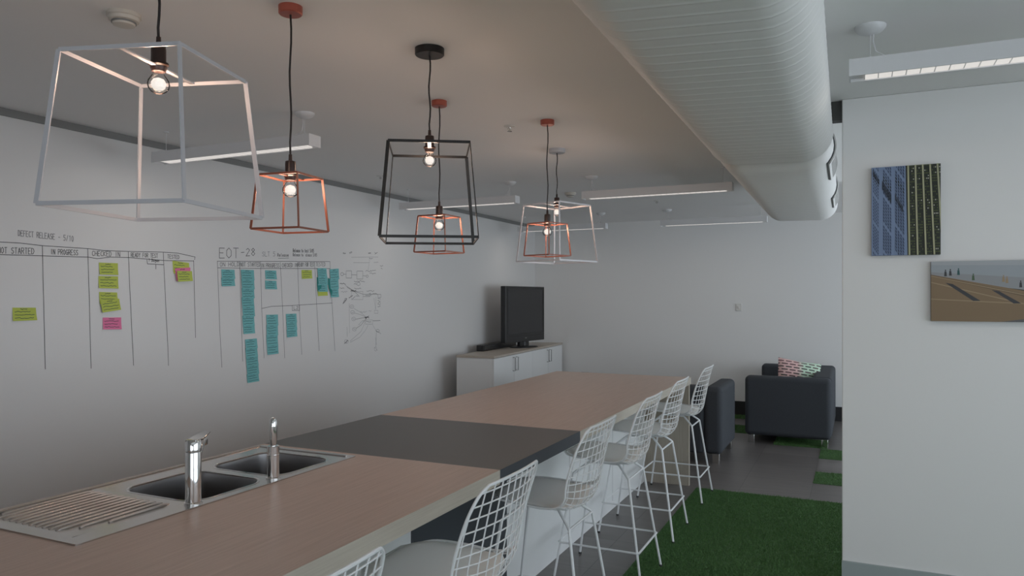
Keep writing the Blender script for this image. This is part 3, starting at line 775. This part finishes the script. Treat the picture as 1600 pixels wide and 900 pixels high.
# ------------------------------------------------------------------ whiteboard wall: notes and marker writing
sY, cY = math.sin(YAW), math.cos(YAW)
def wp(u, v):   # where the measured mark sits on the left wall: (y, z)
    a = (u - 800) / FPX; rx, ry, rz = -sY + a * cY, cY + a * sY, (HZ - v) / FPX; t = XL / rx
    return ry * t, CAMH + rz * t
class Ink:
    def __init__(s): s.k = MB()
    def line(s, pts, w=.004, dx=.0006):
        Q = [wp(*p) for p in pts]
        for (a, b) in zip(Q, Q[1:]):
            A, B = Vector((0, *a)), Vector((0, *b)); d = B - A
            if d.length < 1e-5: continue
            d.normalize(); n = Vector((0, -d.z, d.y)) * w / 2; e = d * w * .3
            X = XL + dx
            s.k.add([(X, *(A - e - n)[1:]), (X, *(B + e - n)[1:]), (X, *(B + e + n)[1:]), (X, *(A - e + n)[1:])], [(0, 1, 2, 3)])
F = {'A': '0006 2006 4006'}
G = dict(A='00,26,40;11.2,3.1', )
FONT = {
 'A': [[(0, 0), (2, 6), (4, 0)], [(.8, 2.2), (3.2, 2.2)]], 'B': [[(0, 0), (0, 6), (3, 5.5), (3, 3.4), (0, 3), (3.6, 2.6), (3.4, .4), (0, 0)]],
 'C': [[(4, 5.2), (2, 6), (.3, 4.5), (.2, 1.5), (2, 0), (4, .8)]], 'D': [[(0, 0), (0, 6), (2.5, 5.6), (4, 3), (2.5, .4), (0, 0)]],
 'E': [[(4, 6), (0, 6), (0, 0), (4, 0)], [(0, 3.1), (3, 3.1)]], 'F': [[(4, 6), (0, 6), (0, 0)], [(0, 3.1), (3, 3.1)]],
 'G': [[(4, 5.2), (2, 6), (.2, 4), (.4, 1), (2.4, 0), (4, 1), (4, 2.8), (2.4, 2.8)]], 'H': [[(0, 0), (0, 6)], [(4, 0), (4, 6)], [(0, 3), (4, 3)]],
 'I': [[(2, 0), (2, 6)]], 'J': [[(3, 6), (3, 1), (1.5, 0), (0, 1)]], 'K': [[(0, 0), (0, 6)], [(4, 6), (0, 2.8), (4, 0)]], 'L': [[(0, 6), (0, 0), (4, 0)]],
 'M': [[(0, 0), (0, 6), (2, 3), (4, 6), (4, 0)]], 'N': [[(0, 0), (0, 6), (4, 0), (4, 6)]], 'O': [[(2, 6), (.2, 4.5), (.2, 1.5), (2, 0), (3.8, 1.5), (3.8, 4.5), (2, 6)]],
 'P': [[(0, 0), (0, 6), (3, 6), (4, 4.6), (3, 3), (0, 3)]], 'R': [[(0, 0), (0, 6), (3, 6), (4, 4.6), (3, 3), (0, 3)], [(1.8, 3), (4, 0)]],
 'S': [[(4, 5.3), (2, 6), (.3, 4.8), (1, 3.4), (3.4, 2.6), (3.8, 1), (2, 0), (0, .7)]], 'T': [[(0, 6), (4, 6)], [(2, 6), (2, 0)]], 'U': [[(0, 6), (.2, 1), (2, 0), (3.8, 1), (4, 6)]],
 'V': [[(0, 6), (2, 0), (4, 6)]], 'W': [[(0, 6), (1, 0), (2, 4), (3, 0), (4, 6)]], 'Y': [[(0, 6), (2, 3), (4, 6)], [(2, 3), (2, 0)]], '-': [[(0.4, 3), (3.6, 3)]],
 '/': [[(.5, 0), (3.5, 6)]], '0': [[(2, 6), (.4, 4.5), (.4, 1.5), (2, 0), (3.6, 1.5), (3.6, 4.5), (2, 6)]], '1': [[(1, 5), (2.4, 6), (2.4, 0)]],
 '2': [[(.2, 5), (2, 6), (3.8, 4.6), (0, 0), (4, 0)]], '5': [[(4, 6), (.6, 6), (.4, 3.4), (3, 3.6), (3.8, 1.6), (2, 0), (0, .6)]],
 '8': [[(2, 3.2), (.4, 4.6), (2, 6), (3.6, 4.6), (2, 3.2), (.2, 1.5), (2, 0), (3.8, 1.5), (2, 3.2)]], '?': [[(.4, 5), (2, 6), (3.4, 4.6), (2, 3), (2, 1.6)], [(2, .4), (2, 0)]],
 'a': [[(3.4, 3.6), (1, 3.8), (.4, 1), (2, .2), (3.4, 1.4), (3.4, 3.8), (3.6, 0)]], 'e': [[(.4, 2), (3.6, 2.2), (2.8, 3.8), (.8, 3.4), (.4, 1), (2, 0), (3.8, .8)]],
 'l': [[(1.6, 6), (1.6, .6), (2.6, 0)]], 's': [[(3.2, 3.6), (1.2, 3.6), (1.2, 2.2), (3.2, 1.8), (2.8, .2), (.6, .2)]], 't': [[(1.8, 5.4), (1.8, .5), (3, 0)], [(.6, 3.8), (3.2, 3.8)]],
 'o': [[(2, 3.8), (.6, 2), (2, 0), (3.4, 2), (2, 3.8)]], 'd': [[(3.4, 6), (3.4, 0)], [(3.4, 3.4), (1, 3.6), (.6, .8), (2, 0), (3.4, 1)]], 'g': [[(3.2, 3.6), (1, 3.4), (1, 1.6), (3.2, 1.8)], [(3.2, 3.8), (3, -1.6), (.8, -1.4)]],
 'n': [[(.6, 3.8), (.6, 0)], [(.6, 2.8), (2, 3.8), (3.4, 2.8), (3.4, 0)]], 'u': [[(.6, 3.8), (.8, .6), (2.4, 0), (3.4, 1)], [(3.4, 3.8), (3.4, 0)]], ' ': [],
}
def text(ink, s, tl, tr, bl, w=.004, jit=.14):
    """write s in the quad given by its top-left, top-right and bottom-left pixels"""
    n = len(s)
    for i, ch in enumerate(s):
        for st in FONT.get(ch, []):
            pts = []
            for x, y in st:
                a = (i + .08 + x / 4 * .72 + random.uniform(-jit, jit) * .03) / n; b = (6 - y) / 6 + random.uniform(-jit, jit) * .08
                pts.append((tl[0] + (tr[0] - tl[0]) * a + (bl[0] - tl[0]) * b, tl[1] + (tr[1] - tl[1]) * a + (bl[1] - tl[1]) * b))
            ink.line(pts, w)
def scrib(ink, x0, y0, x1, y1, amp=1.2, w=.0025, step=1.3):
    n = max(3, int(math.hypot(x1 - x0, y1 - y0) / step)); ink.line([(x0 + (x1 - x0) * i / n, y0 + (y1 - y0) * i / n + random.uniform(-amp, amp)) for i in range(n + 1)], w)
def wob(ink, a, b, w=.0038):
    n = 7; ink.line([(a[0] + (b[0] - a[0]) * i / n + random.uniform(-.3, .3), a[1] + (b[1] - a[1]) * i / n + random.uniform(-.2, .2)) for i in range(n + 1)], w)
c4 = lambda x, y: (x / 3.4625, 340 + y / 3.4625)
c5 = lambda x, y: (320 + x / 3.75, 370 + y / 3.75)
c7 = lambda x, y: (530 + x / 5, 380 + y / 5)

A = Ink()
A.line([c4(*p) for p in ((-120, 122), (0, 132), (110, 138), (230, 152), (478, 168), (560, 178), (693, 183), (885, 187), (960, 192), (1055, 213), (1052, 228))])
A.line([c4(*p) for p in ((-120, 198), (0, 200), (228, 207), (478, 214), (525, 222), (600, 214), (693, 216), (885, 232), (1048, 235))])
for a, b in (((228, 152), (245, 820)), ((475, 168), (493, 815)), ((693, 183), (722, 800)), ((882, 187), (912, 800)), ((1047, 232), (1058, 650))): wob(A, c4(*a), c4(*b))
A.line([c4(795, 228), c4(797, 250), c4(885, 255)]); A.line([c4(843, 255), c4(843, 278)])
for s, tl, tr, bl in (('NOT STARTED', (-14, 160), (188, 166), (-14, 192)), ('IN PROGRESS', (272, 170), (424, 176), (272, 198)), ('CHECKED IN', (497, 180), (652, 186), (497, 206)),
                      ('READY FOR TEST', (708, 190), (855, 196), (708, 212)), ('TESTED', (905, 200), (972, 204), (905, 220)), ('? Dugan', (803, 222), (862, 224), (803, 238))):
    text(A, s, c4(*tl), c4(*tr), c4(*bl), .0034)
fa = tag(A.k.build('marker_table', M['ink']), 'hand-drawn marker table on the left part of the whiteboard wall, headed NOT STARTED to TESTED', 'drawing', 'marker drawings on the whiteboard wall')
A2 = Ink(); text(A2, 'DEFECT RELEASE - 5/10', c4(97, 68), c4(400, 100), c4(97, 98), .004); A2.k.build('heading', M['inkf'], fa)

Bk = Ink()
for pts in (((73, 143), (732, 145)), ((75, 182), (330, 186), (733, 186)), ((73, 143), (75, 182), (88, 550), (100, 765)), ((204, 145), (210, 400), (222, 730)), ((326, 145), (333, 420), (347, 710)),
            ((442, 150), (455, 410), (468, 710)), ((543, 150), (552, 400), (568, 690)), ((643, 148), (655, 400), (670, 668)), ((733, 145), (745, 390), (762, 668)),
            ((333, 420), (390, 408), (500, 403), (746, 388)), ((512, 404), (512, 432), (555, 432), (555, 402))):
    Bk.line([c5(*p) for p in pts], .0036)
for s, tl, tr, bl in (('ON HOLD', (88, 150), (205, 148), (88, 174)), ('NOT STARTED', (208, 150), (326, 150), (208, 174)), ('IN PROGRESS', (328, 156), (438, 156), (328, 180)),
                      ('CHECKED IN', (452, 156), (543, 154), (452, 178)), ('READY FOR TEST', (546, 151), (642, 151), (546, 174)), ('TESTED', (650, 150), (708, 150), (650, 172)), ('L2', (520, 408), (550, 406), (520, 426))):
    text(Bk, s, c5(*tl), c5(*tr), c5(*bl), .0034)
text(Bk, 'EOT', c5(82, 66), c5(205, 66), c5(82, 124), .0045); text(Bk, '-28', c5(208, 70), c5(300, 66), c5(208, 114), .0045)
text(Bk, 'Release', c5(425, 98), c5(492, 98), c5(425, 116), .004); Bk.line([c5(430, 126), c5(492, 124)], .003)
text(Bk, 'Release to test 5/05', c5(516, 70), c5(640, 72), c5(516, 90), .0042); text(Bk, 'Release to release 5/05', c5(516, 96), c5(658, 98), c5(516, 114), .0034)
fb = tag(Bk.k.build('marker_table', M['ink']), 'hand-drawn marker table headed EOT - 28 around the teal sticky notes', 'drawing', 'marker drawings on the whiteboard wall')
A2 = Ink(); text(A2, 'SLT 5', c5(335, 88), c5(415, 88), c5(335, 114), .004); A2.k.build('heading', M['inkf'], fb)

D = Ink(); D2 = Ink()
def dl(*pts, w=.003, k=D): k.line([c7(*p) for p in pts], w)
def circ(x, y, r, ry=None, k=D): dl(*[(x + r * math.cos(i * PI / 5), y + (ry or r) * math.sin(i * PI / 5)) for i in range(11)], k=k)
def rc(x0, y0, x1, y1, k=D): dl((x0, y0), (x1, y0), (x1, y1), (x0, y1), (x0, y0), k=k)
def sc(x0, y0, x1, y1, k=D, w=.0032): a, b = c7(x0, y0), c7(x1, y1); scrib(k, *a, *b, 1.1, w, 1.1)
dl((95, 110), (305, 108), k=D2); dl((110, 152), (235, 152), k=D2)
for x, y in ((40, 78), (90, 70), (238, 75), (288, 74)): sc(x - 12, y, x + 10, y); sc(x - 10, y + 6, x + 10, y + 5)
sc(235, 118, 262, 120); sc(270, 148, 305, 150, D2); sc(318, 178, 342, 178); sc(325, 200, 336, 200)
dl((235, 110), (235, 150), (225, 215), k=D2); sc(206, 218, 285, 214); sc(238, 238, 285, 236)
circ(22, 242, 12); dl((34, 242), (52, 242)); rc(54, 216, 96, 272); dl((96, 246), (136, 248)); rc(138, 218, 184, 280); dl((184, 254), (208, 256)); circ(218, 258, 9)
sc(115, 300, 200, 297); circ(150, 318, 13); sc(115, 318, 135, 320); sc(118, 352, 170, 352)
sc(5, 316, 50, 318, w=.005); sc(8, 350, 38, 352); sc(15, 382, 62, 378, D2)
dl((48, 330), (110, 370), (150, 408)); dl((62, 345), (120, 380)); dl((110, 372), (185, 398)); sc(90, 372, 132, 372, w=.006); sc(128, 408, 158, 410)
rc(95, 378, 185, 440, D2); dl((98, 440), (125, 415)); sc(75, 425, 105, 412, w=.005)
dl((186, 400), (300, 398)); dl((186, 416), (240, 416)); sc(215, 372, 272, 376); sc(230, 394, 300, 396); sc(205, 408, 250, 408)
dl((30, 470), (45, 432), (60, 432), (50, 452), (28, 474)); sc(28, 470, 55, 435, w=.005)
rc(302, 400, 325, 424); 
for i in range(5): sc(300, 436 + i * 14, 322, 437 + i * 14)
dl((288, 418), (284, 520), k=D2); sc(272, 430, 284, 515, D2); rc(275, 525, 302, 548, D2)
for x, y in ((98, 496), (104, 540), (112, 592), (118, 672), (55, 768)): circ(x, y, 16, 14, D2); sc(x - 10, y, x + 10, y, D2)
for x, y in ((115, 510), (120, 545), (128, 595), (132, 665), (85, 765)): dl((x, y), (170, (y + 575) / 2 + (20 if y > 650 else 0)), (215, 582), k=D if y in (595, 665) else D2)
dl((85, 775), (160, 735), (205, 680), (225, 640), k=D2)
sc(200, 578, 232, 580, w=.007); sc(205, 586, 230, 570, w=.006); rc(205, 600, 262, 632, D2); sc(210, 612, 250, 612); sc(150, 635, 195, 600, D2)
dl((265, 606), (320, 604), w=.004); dl((262, 640), (285, 680), k=D2); circ(300, 684, 14, 10); sc(290, 684, 325, 710)
dl((290, 700), (286, 810)); sc(284, 740, 290, 790, D2); circ(284, 826, 10, 16, D2); sc(272, 815, 298, 835, D2); sc(40, 780, 70, 760, w=.005)
dl((78, 470), (80, 700), k=D2); sc(60, 650, 62, 730, D2); sc(230, 532, 250, 530, D2); sc(165, 538, 215, 536, D2)
fd = tag(D.k.build('marker_diagram', M['ink']), 'hand-drawn flow diagram of boxes and arrows right of the teal sticky notes', 'drawing', 'marker drawings on the whiteboard wall')
D2.k.build('faint_strokes', M['inkf'], fd)

NX = [0]
def note(quad, m, label, group, lift=0, lines=3, heading=True):
    """quad: tl, tr, br, bl measured in the photograph, all on the wall plane"""
    Q = [Vector((0, *wp(*p))) for p in quad]; c = sum(Q, Vector()) / 4
    NX[0] += 1; x0 = .0012 + lift * .0012
    o = empty('sticky_note', (XL, c.y, c.z), label, 'sticky note', group)
    k = MB(); R = 5; vs = []
    for lay in (0, 1):
        for i in range(R + 1):
            t = i / R; l = Q[0].lerp(Q[3], t) - c; r = Q[1].lerp(Q[2], t) - c; cur = .0055 * t ** 2.5
            for p in (l, r): vs.append((x0 + cur + (.0004 if lay else 0), p.y, p.z))
    fs = []
    L = 2 * (R + 1)
    for i in range(R):
        a = 2 * i; fs += [(a, a + 1, a + 3, a + 2), (L + a, L + a + 2, L + a + 3, L + a + 1), (a, a + 2, L + a + 2, L + a), (a + 1, L + a + 1, L + a + 3, a + 3)]
    fs += [(0, L, L + 1, 1), (L - 2, L - 1, 2 * L - 1, 2 * L - 2)]
    k.add(vs, fs); k.build('paper', m, o)
    if not lines: return o
    w = MB()
    def q(a, b):
        t = b; p = Q[0].lerp(Q[3], b).lerp(Q[1].lerp(Q[2], b), a) - c; return Vector((x0 + .0055 * t ** 2.5 + .0009, p.y, p.z))
    rows = [(.32, .62, .12)] if heading else []
    rows += [(.08, random.uniform(.7, .93), .30 + .5 * i / max(1, lines - 1) if lines > 1 else .5) for i in range(lines)]
    for a0, a1, b in rows:
        n = 12; P = [q(a0 + (a1 - a0) * i / n, b + random.uniform(-.035, .035)) for i in range(n + 1)]
        for s, e in zip(P, P[1:]):
            d = (e - s).normalized(); nn = Vector((0, -d.z, d.y)) * .0016
            w.add([s - nn, e - nn, e + nn, s + nn], [(0, 1, 2, 3)])
    w.build('handwriting', M['inkn'], o)
    return o
def strip(quad, n, m, label, group, lift=0):
    tl, tr, br, bl = quad; L_ = lambda a, b, t: (a[0] + (b[0] - a[0]) * t, a[1] + (b[1] - a[1]) * t)
    ords = ['topmost', 'second from the top', 'third from the top', 'fourth from the top', 'fifth from the top', 'sixth from the top', 'seventh from the top']
    for i in range(n):
        t0, t1 = i / n, (i + 1) / n + (.12 / n if i < n - 1 else 0)
        j = random.uniform(-.6, .6)
        pos = 'lowest' if i == n - 1 else ords[i]
        note([(x + j, y) for x, y in (L_(tl, bl, t0), L_(tr, br, t0), L_(tr, br, t1), L_(tl, bl, t1))], m, label % pos, group, lift + (n - i) * .35, 3)
g1 = 'lime sticky notes on the left marker table'; g2 = 'teal sticky notes on the right marker table'
q4 = lambda *p: [c4(p[i], p[i + 1]) for i in range(0, 8, 2)]
q5 = lambda *p: [c5(p[i], p[i + 1]) for i in range(0, 8, 2)]
note(q4(67, 487, 193, 487, 198, 555, 67, 560), M['lime'], 'lone lime sticky note low in the leftmost NOT STARTED column', g1)
note(q4(534, 243, 637, 247, 637, 311, 537, 308), M['lime'], 'lime sticky note directly under the left CHECKED IN heading', g1)
note(q4(532, 316, 638, 318, 638, 384, 532, 382), M['lime'], 'second lime sticky note down in the left CHECKED IN column', g1)
note(q4(535, 402, 633, 405, 638, 470, 537, 468), M['lime'], 'lime sticky note partly covered by a tilted one in the CHECKED IN column', g1)
note(q4(539, 450, 640, 438, 648, 498, 548, 514), M['lime'], 'tilted lime sticky note just above the pink one', g1, 6)
note(q4(555, 541, 655, 540, 655, 604, 555, 605), M['pink'], 'pink sticky note below the lime ones in the CHECKED IN column', 'pink sticky notes')
note(q4(932, 233, 1022, 245, 1025, 305, 937, 303), M['lime'], 'lime sticky note rearmost of the pile in the left TESTED column', g1)
note(q4(942, 275, 1025, 270, 1028, 335, 950, 343), M['pink'], 'pink sticky note between two lime ones in the left TESTED column', 'pink sticky notes', 6)
note(q4(950, 288, 1030, 290, 1033, 343, 953, 347), M['lime'], 'lime sticky note frontmost of the pile in the left TESTED column', g1, 12)
strip(q5(94, 190, 172, 193, 176, 288, 98, 290), 2, M['teal'], 'teal sticky note, %s in the ON HOLD column', g2)
strip(q5(208, 192, 284, 195, 292, 565, 225, 570), 7, M['teal'], 'teal sticky note, %s of the long upper strip under NOT STARTED', g2)
strip(q5(234, 602, 303, 595, 317, 845, 248, 857), 5, M['teal'], 'teal sticky note, %s of the separate lower strip under NOT STARTED', g2)
note(q5(352, 196, 418, 198, 420, 250, 354, 248), M['teal'], 'teal sticky note directly under the IN PROGRESS heading', g2)
note(q5(352, 256, 419, 258, 421, 308, 353, 306), M['teal'], 'second teal sticky note under the IN PROGRESS heading', g2)
strip(q5(359, 457, 427, 455, 428, 684, 363, 692), 4, M['teal'], 'teal sticky note, %s of the strip below the line under IN PROGRESS', g2)
strip(q5(476, 452, 537, 450, 541, 583, 481, 590), 3, M['teal'], 'teal sticky note, %s of the strip below the L2 box', g2)
note(q5(566, 194, 627, 195, 627, 244, 567, 247), M['lime'], 'lime sticky note under the right READY FOR TEST heading', 'lime sticky notes on the right marker table')
note(q5(659, 300, 717, 298, 718, 344, 661, 347), M['lime'], 'lime sticky note peeking out below the teal TESTED strip', 'lime sticky notes on the right marker table', lines=0)
note(q5(655, 236, 690, 250, 678, 302, 657, 318), M['curl_shade'], 'dark green piece added as curl shadow behind the TESTED strip', g2, 1, 0)  # curl shadow of the TESTED strip, put in as a dark green piece
strip(q5(659, 184, 711, 184, 718, 322, 662, 322), 3, M['teal'], 'teal sticky note, %s of the strip in the right TESTED column', g2, 2)
note(q5(720, 240, 760, 262, 740, 352, 722, 300), M['curl_shade'], 'dark green piece added as curl shadow behind the strip right of the TESTED column', g2, 1, 0)  # another painted curl shadow, tilted behind the last strip
strip(q5(727, 190, 780, 186, 783, 353, 736, 355), 3, M['teal'], 'teal sticky note, %s of the strip just right of the TESTED column', g2, 2)
